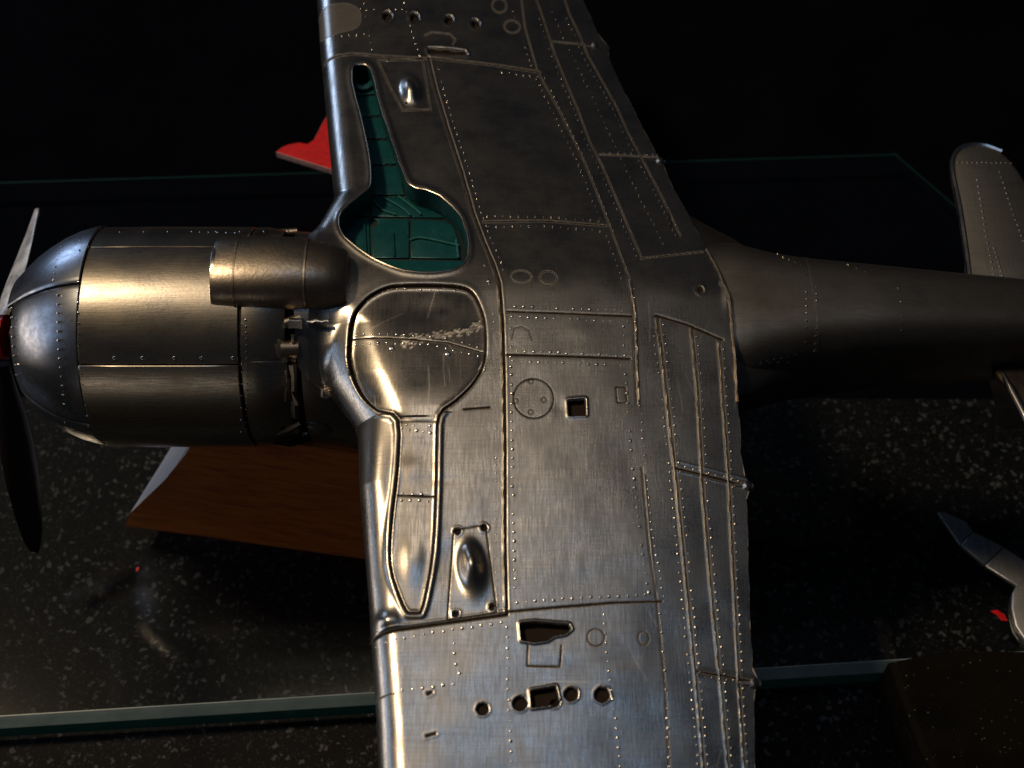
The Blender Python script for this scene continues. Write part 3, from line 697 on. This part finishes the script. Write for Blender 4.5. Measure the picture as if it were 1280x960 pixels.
core.rings([ringc(X, R) for X, R in ((X98 + 1, 12), (X98 + 1, RC - .45), (X302, RC - .45), (X345 - 3, RC - .55), (X345 - 3, RC - 2.0))])
cowl = core.build('cowling', M['dark']); adopt(cowl)
fw = MB(); fw.rings([ringc(X, R) for X, R in ((X345 - 4, RC - 2.6), (X378 + 1, RC - 2.4))]); fw.build('rear_bulkhead', M['dark'], cowl); fw = MB(); fw.rings([ringc(X, R) for X, R in ((X98 + 2, 15), (X98 + 2, .5))]); fw.build('engine_bulkhead', M['dark'], cowl)
da = math.radians
brk = [a_seam, a_seam + da(78), a_seam + da(78 + 75), a_seam + da(229), a_seam + da(295)]
for i, a in enumerate(brk):
    b = brk[i + 1] if i < 4 else brk[0] + 2 * math.pi
    Rr = RC + (.12 if i == 0 else 0)
    tubepatch('cowl_panel', [(X98, Rr - .1), (X98 + 6, Rr), (X302 - 6, Rr), (X302 - .15, Rr - .05)], a + .006, b - .006, 'cowl', cowl)
# nose ring
X5 = on_tube(14, 420, 9.0)[0]
nprof = [(X5, 9.3), (X5 + .9, 10.4), (X5 + 2.2, 11.6), (X5 + 4, 12.9), (X5 + 6, 14.1), (X5 + 8, 15.0), (X98 - 1.0, 15.6), (X98 - .1, 15.75)]
a_n1 = on_tube(60, 362, 14)[1]; a_n0 = a_n1 - da(68)
nb = [a_n0, a_n1, a_n1 + da(78), a_n1 + da(150), a_n1 + da(222)]
for i, a in enumerate(nb):
    b = nb[i + 1] if i < 4 else nb[0] + 2 * math.pi
    pr = [(x - (.9 if (i == 0 and j == 0) else 0), r + (.35 if i == 0 else 0) - (.0 if i else .5 if j == 0 else 0)) for j, (x, r) in enumerate(nprof)]
    tubepatch('nose_panel', pr, a + .006, b - .006, 'nose', cowl, thick=.7)
lip = MB(); lip.rings([ringc(X, R) for X, R in ((X5 + .5, 9.2), (X5 - .1, 8.9), (X5 + .4, 8.4), (X5 + 5, 8.6), (X98, 9))]); lip.build('intake_lip', M['dark'], cowl)
# tail strip of the cowling, with the cooling flaps' cut-outs left open
segs = [(on_tube(330, 398, RC)[1], 1.75, X345), (on_tube(330, 417, RC)[1], on_tube(330, 398, RC)[1], X345 + .9), (on_tube(330, 452, RC)[1], on_tube(330, 417, RC)[1], X345 - .2), (on_tube(330, 522, RC)[1], on_tube(330, 452, RC)[1], X345 + 1.4),
        (on_tube(330, 549, RC)[1], on_tube(330, 522, RC)[1], X345 - .6), (-1.2, on_tube(330, 549, RC)[1], X345 + 3.0), (1.75, 2.4, X345 + 1.2), (2.4, 5.08, X345 + 1.4)]
for a, b, xe in segs:
    tubepatch('cowl_flap', [(X302 + .2, RC - .12), (X302 + 1.5, RC - .08), (xe, RC - .5)], a + .006, b - .006, 'cowl', cowl)
rv = MB()
def crow(pts, step, R, r=.17, h=.13, mb=None):
    for p in along(pts, step):
        x, a, q = on_tube(p[0], p[1], R); (mb or rv).dome(q, (0, math.cos(a), math.sin(a)), r, h)
crow([(307, 400), (309, 480), (307, 555)], 8, RC - .05); crow([(100, 300), (97, 370), (99, 450), (112, 540)], 13, RC + .08, .14, .08)
crow([(303, 405), (301, 555)], 15, RC + .1, .12, .06)
for x in (143, 178, 218, 252, 291): crow([(x, 448), (x + .1, 448)], 5, RC + .12, .3, .06)
crow([(250, 290), (300, 291)], 11, RC); crow([(120, 290), (360, 289)], 30, RC)
def nrow(pxy, step, r):
    for p in along(pxy, step):
        best = None
        for (xa, ra), (xb, rb) in zip(nprof[:-1], nprof[1:]):
            for k_ in range(5):
                R = ra + (rb - ra) * k_ / 5 + .3; x, a, q = on_tube(p[0], p[1], R); e = abs(x - (xa + (xb - xa) * k_ / 5))
                if best is None or e < best[0]: best = (e, q, a)
        rv.dome(best[1], (-.4, math.cos(best[2]), math.sin(best[2])), r, .16)
nrow([(72, 368), (73, 430), (82, 530)], 11.5, .24); nrow([(14, 385), (16, 425), (20, 470)], 12, .2); nrow([(80, 301), (72, 320), (66, 352)], 8.5, .17)
o = rv.build('rivets', M['rivet'], cowl); o['kind'] = 'stuff'
# exhaust stubs and brackets in the gap
for (a_, b_, x1, y1, r) in ((352, 437, 374, 436, 1.35), (355, 405, 376, 398, .8), (350, 292, 372, 290, .7)):
    t = MB(); p0 = on_tube(a_, b_, RC - 1.3)[2]; p1 = on_tube(x1, y1, RC - 1.5)[2]; t.tube([p0, p1], [r, r * .9], 12); t.build('exhaust_stub', M['cast'], cowl)
t = MB(); p0 = on_tube(340, 545, RC - .8)[2]; p1 = on_tube(384, 543, RC - 1.4)[2]; t.tube([p0, (p0 + p1) / 2, p1], [1.1, 1.7, 1.2], 10); t.build('exhaust_stub', M['dark'], cowl)
t = MB(); p0 = on_tube(362, 402, RC - .8)[2]; p1 = on_tube(377, 402, RC - .8)[2]; t.tube([p0, p1], .75, 4); t.build('flap_bracket', M['rivet'], cowl)
t = MB(); p0 = on_tube(385, 528, CYR - .3)[2]; p1 = on_tube(414, 534, CYR - .6)[2]; t.tube([p0, (p0 + p1) / 2, p1], [.8, 1.5, 1.0], 10, .8); t.build('exhaust_stub', M['cast'], cowl)

for q0, q1, r0 in (((350, 424), (357, 452), .45), ((346, 430), (352, 446), .5), ((366, 455), (369, 520), .55), ((358, 462), (359, 500), .35), ((348, 540), (376, 528), .5), ((336, 548), (352, 536), .45), ((366, 418), (367, 430), .4)):
    t = MB(); pts_ = [on_tube(q0[0] + (q1[0] - q0[0]) * t_ + rng.uniform(-1, 1), q0[1] + (q1[1] - q0[1]) * t_, RC - .75)[2] for t_ in np.linspace(0, 1, 5)]
    t.tube(pts_, [r0 * rng.uniform(.7, 1.3) for _ in pts_], 7); t.build('engine_bracket', M['cast'], cowl)
t = MB(); p0 = on_tube(361, 404, RC - .2)[2]; p1 = on_tube(378, 404, RC - .3)[2]; t.tube([p0, (p0 + p1) / 2, p1], [.9, .8, 1.0], 4, .5); t.build('flap_bracket', M['rivet'], cowl)
for x0_, y0_, x1_, y1_, r_0 in ((362, 470, 366, 512, 1.0), (352, 528, 372, 534, 1.1), (346, 536, 378, 546, 1.0), (350, 442, 372, 446, .8)):
    t = MB(); pts_ = [on_tube(x0_ + (x1_ - x0_) * u_ + rng.uniform(-.8, .8), y0_ + (y1_ - y0_) * u_, RC - 1.3)[2] for u_ in np.linspace(0, 1, 6)]
    t.tube(pts_, [r_0 * rng.uniform(.8, 1.25) for _ in pts_], 8); t.build('exhaust_stub', M['cast2'], cowl)
t = MB(); pts_ = [on_tube(x_, 401 + rng.uniform(-1, 1), CYR - .1)[2] for x_ in range(384, 414, 3)]
t.tube(pts_, [rng.uniform(.25, .4) for _ in pts_], 8, .6); t.build('solder_bead', M['rivet'], cowl)

# forward fuselage tube
ft = MB(); rg = []
for X in np.arange(X378 - .3, X_(560), 1.0):
    dz = float(cyl_top(X)) - 1.6
    rg.append([(X, (CYR - .03) * math.cos(2 * math.pi * k_ / 64), CYZ + dz - .10 + (CYR - .03) * math.sin(2 * math.pi * k_ / 64)) for k_ in range(64)])
ft.rings([[(p[0], p[1] * .86, CYZ + (p[2] - CYZ) * .86) for p in rg[0]]] + rg); fus = ft.build('fuselage', M['cowl']); adopt(fus)

# oil cooler fairing on the belly of the cowl
sc = MB(); rg = []
XA, XB = X_(268, 196), X_(433, 196)
for t_, r, zz in ((.035, .80, 0), (0.0, .9, 0), (0.0, 1.0, 0), (.03, 1.03, 0), (.18, 1.06, .1), (.4, 1.06, .15), (.62, 1.03, .1), (.85, .92, -.2), (.97, .80, -.5), (1.0, .72, -.6), (1.0, .3, -.6)):
    X = XA + (XB - XA) * t_; rg.append([(X, 5.35 * r * math.copysign(abs(math.cos(a)) ** .85, math.cos(a)), .6 + zz + 3.9 * r * math.copysign(abs(math.sin(a)) ** .85, math.sin(a))) for a in [2 * math.pi * k_ / 36 for k_ in range(36)]])
sc.rings(rg, True, False, True); so = sc.build('oil_cooler_fairing', M['cast']); adopt(so)
for t_ in (.175, .70):
    m = MB(); X = XA + (XB - XA) * t_; rr = 1.075 if t_ < .5 else 1.01
    m.rings([[(X + dx, 5.35 * (rr + dr) * math.copysign(abs(math.cos(a)) ** .85, math.cos(a)), .68 + 3.9 * (rr + dr) * math.copysign(abs(math.sin(a)) ** .85, math.sin(a))) for a in [2 * math.pi * k_ / 36 for k_ in range(36)]] for dx, dr in ((-.16, -.02), (-.1, .006), (.1, .006), (.16, -.02))]); m.build('band', M['cast'], so)
m = MB(); m.rings([[(XA + dx, 5.35 * r * math.cos(a), .6 + 3.9 * r * math.sin(a)) for a in [2 * math.pi * k_ / 36 for k_ in range(36)]] for dx, r in ((.5, .82), (-.12, .88), (-.2, .95), (-.05, 1.02), (.4, 1.04))]); m.build('intake_ring', M['rivet'], so)
m = MB(); m.rings([[(XA + dx, 5.35 * r * math.cos(a), .6 + 3.9 * r * math.sin(a)) for a in [2 * math.pi * k_ / 24 for k_ in range(24)]] for dx, r in ((.6, .84), (3, .8), (3, .01))]); m.build('duct', M['dark'], so)

# rear fuselage
rf = MB(); prof = [(X_(800), -11.0, 11.0, 7.2), (X_(880), -11.2, 12.0, 8.2), (X_(925), -11.7, 11.8, 9.0), (X_(970), -11.7, 9.8, 9.0), (X_(1010), -11.6, 8.7, 8.9), (X_(1100), -11.5, 7.4, 8.5), (X_(1200), -11.6, 6.4, 7.7), (X_(1280), -11.7, 5.8, 7.0), (X_(1400), -12.4, 4.5, 5.6), (X_(1480), -12.6, 2.2, 3.2)]
def sq(a, e): e = e * .68; return math.copysign(abs(a) ** e, a)
def fring(pr, n=56): X, z, wd, ht = pr; return [(X, wd * sq(math.cos(2 * math.pi * k_ / n), .85), z + ht * sq(math.sin(2 * math.pi * k_ / n), .85)) for k_ in range(n)]
XX = np.linspace(prof[0][0], prof[-1][0], 50); pp = np.array(prof)
rf.rings([fring((x, *[np.interp(x, pp[:, 0], pp[:, j]) for j in (1, 2, 3)])) for x in XX], True, True, True)
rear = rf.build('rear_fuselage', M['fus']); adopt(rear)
def rear_pt(X, a):
    z, wd, ht = [np.interp(X, pp[:, 0], pp[:, j]) for j in (1, 2, 3)]; return np.array([X, wd * sq(math.cos(a), .85), z + ht * sq(math.sin(a), .85)])
def rear_hit(px, py):
    d = ray(px, py); best = None
    for t in np.linspace(185, 225, 160):
        p = CAM + d * t; z, wd, ht = [np.interp(p[0], pp[:, 0], pp[:, j]) for j in (1, 2, 3)]
        if (abs(p[1]) / wd) ** (2 / .578) + (abs(p[2] - z) / ht) ** (2 / .578) < 1: return p, np.array([0, p[1] / wd ** 2, (p[2] - z) / ht ** 2])
    return None
rv = MB()
for pts, st in (([(1008, 365), (1008, 400), (1006, 440)], 9), ([(1020, 358), (1022, 400), (1018, 440)], 9), ([(1123, 360), (1128, 390), (1126, 420)], 9), ([(950, 452), (985, 446), (1005, 438)], 9), ([(965, 314), (1000, 330), (1012, 350)], 8), ([(940, 455), (985, 452)], 11), ([(1060, 330), (1085, 340)], 12)):
    for p in along(pts, st):
        q = rear_hit(p[0], p[1])
        if q: rv.dome(q[0], q[1], .24, .2)
o = rv.build('rivets', M['rivet'], rear); o['kind'] = 'stuff'
for xp in (1012,):
    m = MB(); X = X_(xp, 203); z, wd, ht = [np.interp(X, pp[:, 0], pp[:, j]) for j in (1, 2, 3)]
    m.rings([fring((X + dx, z, wd + dr, ht + dr)) for dx, dr in ((-.25, -.05), (-.2, .06), (.2, .06), (.25, -.05))]); m.build('joint_band', M['fus'], rear)
# wing root fillets and cockpit side below
for sgn in (1, -1):
    m = MB(); rg = []
    for k_ in range(9):
        t = k_ / 8; X = X_(840 + 170 * t); w_ = (17.5 if sgn > 0 else 19.5) * (1 - t) ** 1.6 + np.interp(X, pp[:, 0], pp[:, 2]) * (1 - (1 - t) ** 1.6) * .96; zt = -1.8 - 6.0 * t
        rg.append([(X, sgn * 4, zt - .3 + .2 * t), (X, sgn * w_ * .7, zt - .6), (X, sgn * w_ * .93, zt - 1.2 - .6 * t), (X, sgn * w_, zt - 2.2 - t), (X, sgn * w_ * .9, zt - 4.5), (X, sgn * w_ * .5, zt - 7)])
    m.rings(rg, False); m.build('root_fillet', M['fus'], rear)

# tailplanes: plates with rounded edges
def tailplane(outl, z, name='tailplane'):
    P3 = [atz(a, b, z) for a, b in outl]; poly = smooth_poly([(p[0], p[1]) for p in P3], True, 3)
    o = plate(name, poly, lambda x, y: z, 1.5, M['skin2'], rear, .55); return o
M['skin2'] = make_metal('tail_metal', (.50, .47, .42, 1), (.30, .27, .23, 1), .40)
far_t = [(1215, 368), (1209, 320), (1200, 260), (1191, 215), (1193, 195), (1205, 184), (1228, 182), (1252, 190), (1268, 206), (1290, 240), (1330, 320), (1345, 375), (1280, 380)]
tp = tailplane(far_t, -9.5)
rv = MB()
for pts, st in (([(1198, 203), (1265, 204)], 6), ([(1222, 225), (1232, 290), (1244, 350)], 8), ([(1250, 215), (1268, 270), (1290, 330)], 7), ([(1243, 310), (1258, 362)], 6)):
    for p in along(pts, st): rv.dome(atz(p[0], p[1], -9.5), (0, 0, 1), .22, .18)
o = rv.build('rivets', M['rivet'], tp); o['kind'] = 'stuff'
m = MB(); m.tube([atz(a, b, -9.9) for a, b in smooth_poly(far_t[:8])], .5, 8); m.build('leading_edge', M['rivet'], tp)
near_t = [(1246, 455), (1262, 487), (1284, 530), (1312, 590), (1345, 660), (1380, 670), (1420, 600), (1420, 470), (1330, 450)]
tailplane(near_t, -12.5).data.materials[0] = M['dark']  # near plate coloured dark to stand in for its shade
m = MB(); m.tube([atz(a, b, -12.6) for a, b in ((1254, 468), (1264, 488), (1284, 527), (1312, 586), (1340, 648))], [.3, .75, .8, .75, .6], 10); m.build('leading_edge', M['rivet'], bpy.data.objects['tailplane.001'])
# fin hanging down towards the glass
m = MB(); m.rings([[(X_(1250) - 0, .8, -16), (X_(1250), -.8, -16), (X_(1460), -.5, -15), (X_(1460), .5, -15)], [(X_(1330), .5, -38), (X_(1330), -.5, -38), (X_(1440), -.3, -38), (X_(1440), .3, -38)]], True, True, True); m.build('fin', M['skin2'], rear, False)
# cockpit canopy resting in the stand side (upper side of the model, facing the glass)
m = MB(); m.rings([[(x, wd * math.cos(a), zc + ht * math.sin(a)) for a in [2 * math.pi * k_ / 24 for k_ in range(24)]] for x, wd, ht, zc in ((2, 1, 1, -24), (6, 4.6, 5, -24), (13, 5.4, 7, -24), (22, 5, 6, -23), (34, 3, 3, -21))], True, True, True); m.build('canopy', M['dark'], rear)
m = MB(); m.rings([[(x, r * math.cos(a), -14.5 + r * math.sin(a)) for a in [2 * math.pi * k_ / 40 for k_ in range(40)]] for x, r in ((X_(470), 14.6), (X_(560), 13.8), (X_(700), 12.0), (X_(860), 10.0))]); 
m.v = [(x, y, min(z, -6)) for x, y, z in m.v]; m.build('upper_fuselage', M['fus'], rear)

# propeller
XP = -75.0
prop = empty('propeller', (0, 0, 0)); prop.parent = air; prop.matrix_parent_inverse = Matrix.Translation(Z0)
def blade(ang, mat, L=38, pitch=.5):
    d = np.array([0, math.cos(ang), math.sin(ang)]); s_ = np.array([0, -math.sin(ang), math.cos(ang)]); rg = []
    for t, wd, tw in ((.12, 1.1, 1.2), (.22, 1.5, 1.1), (.35, 2.2, .95), (.5, 2.7, .8), (.65, 2.8, .7), (.8, 2.5, .6), (.92, 1.9, .55), (.98, 1.1, .52), (1.0, .3, .5)):
        cdir = np.array([math.sin(tw * pitch * 2), 0, 0]) + s_ * math.cos(tw * pitch * 2); ndir = np.cross(d, cdir)
        c0 = np.array([XP, 0, CYZ]) + d * L * t
        rg.append([c0 + cdir * wd * math.cos(2 * math.pi * k_ / 12) + ndir * (.45 if t > .2 else 1.0) * math.sin(2 * math.pi * k_ / 12) for k_ in range(12)])
    m = MB(); m.rings(rg, True, True, True); return m.build('propeller_blade', M[mat], prop)
a0 = math.atan2(-33.2, -17.8)
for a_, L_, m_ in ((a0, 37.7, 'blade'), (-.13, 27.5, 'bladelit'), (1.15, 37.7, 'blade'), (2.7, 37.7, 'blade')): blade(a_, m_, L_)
m = MB(); m.rings([ringc(X, R) for X, R in ((XP - 5.5, .3), (XP - 5.0, 1.6), (XP - 3.5, 2.5), (XP - 1.0, 3.0), (XP + 1.6, 3.3), (XP + 2.0, 2.6))], True, True, True); m.build('spinner', M['redspin'], prop)
m = MB(); m.rings([ringc(X, R) for X, R in ((XP + 2.5, 1.8), (X98 + 2.5, 2.6))]); m.build('propeller_shaft', M['dark'], prop)

# ------------------------------------------------------------------ other things on the glass
# wooden stand
F0 = atz(157, 657, ZG + .02); F1 = atz(620, 722, ZG + .02); e = (F1 - F0); nv = np.array([-e[1], e[0], 0]); nv /= np.linalg.norm(nv); ev = e / np.linalg.norm(e)
def onface(px, py):
    d = ray(px, py); t = (F0 - CAM).dot(nv) / d.dot(nv); return CAM + d * t
fr = [F0, onface(163, 641), onface(205, 601), onface(232, 568), onface(250, 540)]
ztop = fr[-1][2]
stand = MB(); back = np.array([5.5, 13.5, 0]); B0 = [p + back + ev * 0 for p in fr]
deep = 34.0; back2 = nv * deep
endf = MB(); endf.rings([fr, [p + np.array([6.0, 15.0, 0]) for p in fr], [p + back2 + ev * 10 for p in fr]], False)
def rightside(p): return p + ev * ((F1 - p).dot(ev))
front = fr + [rightside(fr[-1]), F1.copy()]
st = empty('wooden_stand', F0)
tag(st, 'varnished reddish wooden display stand with slanted pale end under the aircraft nose', 'stand')
inv = Matrix.Translation(-Vector(F0) * S)
rg = [front, [p + back2 for p in front]]
def sub(mb, name, mat, smooth=False):
    o = mb.build(name, M[mat], None, smooth); o.parent = st; o.matrix_parent_inverse = inv; return o
bd = MB(); bd.add(front, [tuple(range(len(front)))]); bb = [p + back2 + ev * (10 if i < 5 else 0) for i, p in enumerate(front)]
bd.add(bb, [tuple(range(len(bb)))[::-1]]); bd.add([front[4], front[5], bb[5], bb[4]], [(0, 1, 2, 3)]); bd.add([front[5], front[6], bb[6], bb[5]], [(0, 1, 2, 3)]); bd.add([front[0], front[6], bb[6], bb[0]], [(3, 2, 1, 0)])
sub(bd, 'block', 'wood'); sub(endf, 'end_face', 'woodend', True)
# posts that carry the model
m = MB()
for px_, y_ in ((X_(520), -6), (X_(520), 6)): m.tube([(px_, y_, ztop - .5), (px_, y_, -26)], 1.6, 12)
sub(m, 'cradle', 'wood', True)

# red part beyond the wing
red = [(345, 190), (352, 184), (362, 180), (374, 178), (384, 180), (392, 175), (397, 166), (404, 152), (415, 135), (440, 120), (470, 150), (470, 232), (440, 220), (412, 211), (380, 201)]
ZR = ZG + 12
P3 = [atz(a, b, ZR) for a, b in red]
ro_ = plate('red_tail_piece', [(p[0], p[1]) for p in P3], lambda x, y: ZR, 1.3, M['red'], None, .12, smooth=False)
ro_.data.materials.append(M['pinkedge'])
for p in ro_.data.polygons:
    if abs(p.normal.z) < .8: p.material_index = 1
tag(ro_, 'bright red ragged edged part behind the far wing', 'model part')
sp = MB(); c0 = np.mean(P3, 0); sp.tube([(c0[0] + 4, c0[1], ZG + .02), (c0[0] + 4, c0[1], ZR - 1.2)], 2, 10); po = sp.build('support_peg', M['dark'], ro_)

# spare gear door lying on the glass
sd_ = empty('spare_gear_door', atz(1230, 690, ZG)); tag(sd_, 'grey metal gear door with round end lying loose on the glass', 'model part')
inv2 = Matrix.Translation(-Vector(atz(1230, 690, ZG)) * S)
def spl(poly, name, z, th):
    P3 = [atz(a, b, z) for a, b in poly]; o = plate(name, [(p[0], p[1]) for p in P3], lambda x, y: z, th, M['spare'], None, .2); o.parent = sd_; o.matrix_parent_inverse = inv2; return o
spl([(1172, 640), (1181, 640), (1208, 652), (1216, 664), (1200, 680)], 'leg_panel', ZG + .8, .7)
spl([(1217, 665), (1201, 681), (1231, 706), (1254, 683)], 'leg_panel', ZG + .82, .7)
spl([(1255, 684), (1232, 707), (1272, 733), (1300, 740), (1310, 720)], 'leg_panel', ZG + .8, .7)
spl([(1272, 729), (1266, 742), (1265, 760), (1270, 782), (1284, 804), (1310, 822), (1345, 826), (1378, 806), (1388, 770), (1375, 735), (1345, 714), (1308, 712)], 'wheel_cover', ZG + 1.25, 1.1)

# paint flakes
def flake(poly, z, label):
    P3 = [atz(a, b, z) for a, b in poly]; o = plate('paint_flake', [(p[0], p[1]) for p in P3], lambda x, y: z + .1 * math.sin(x * 2), .1, M['red'], None, .03); tag(o, label, 'paint chip', 'chips of red paint on the glass'); return o
flake([(1238, 764), (1246, 762), (1256, 768), (1260, 776), (1252, 775), (1245, 768)], ZG + .3, 'larger chip of red paint beside the spare gear door')
flake([(170, 710), (172, 708), (174, 709), (172, 713), (170, 714)], ZG + .3, 'tiny chip of red paint left of the wooden stand')

# gritty sanding block in the lower right corner
zb = ZG + 5
top = [atz(a, b, zb) for a, b in ((1112, 826), (1180, 812), (1300, 812), (1440, 822), (1480, 1060), (1215, 1060), (1150, 930))]
o = bevel_prism('sanding_block', top, zb, ZT + .02, M['grit'], .9, 'dark brown gritty block dusted with gold specks in lower right corner', 'sanding block')
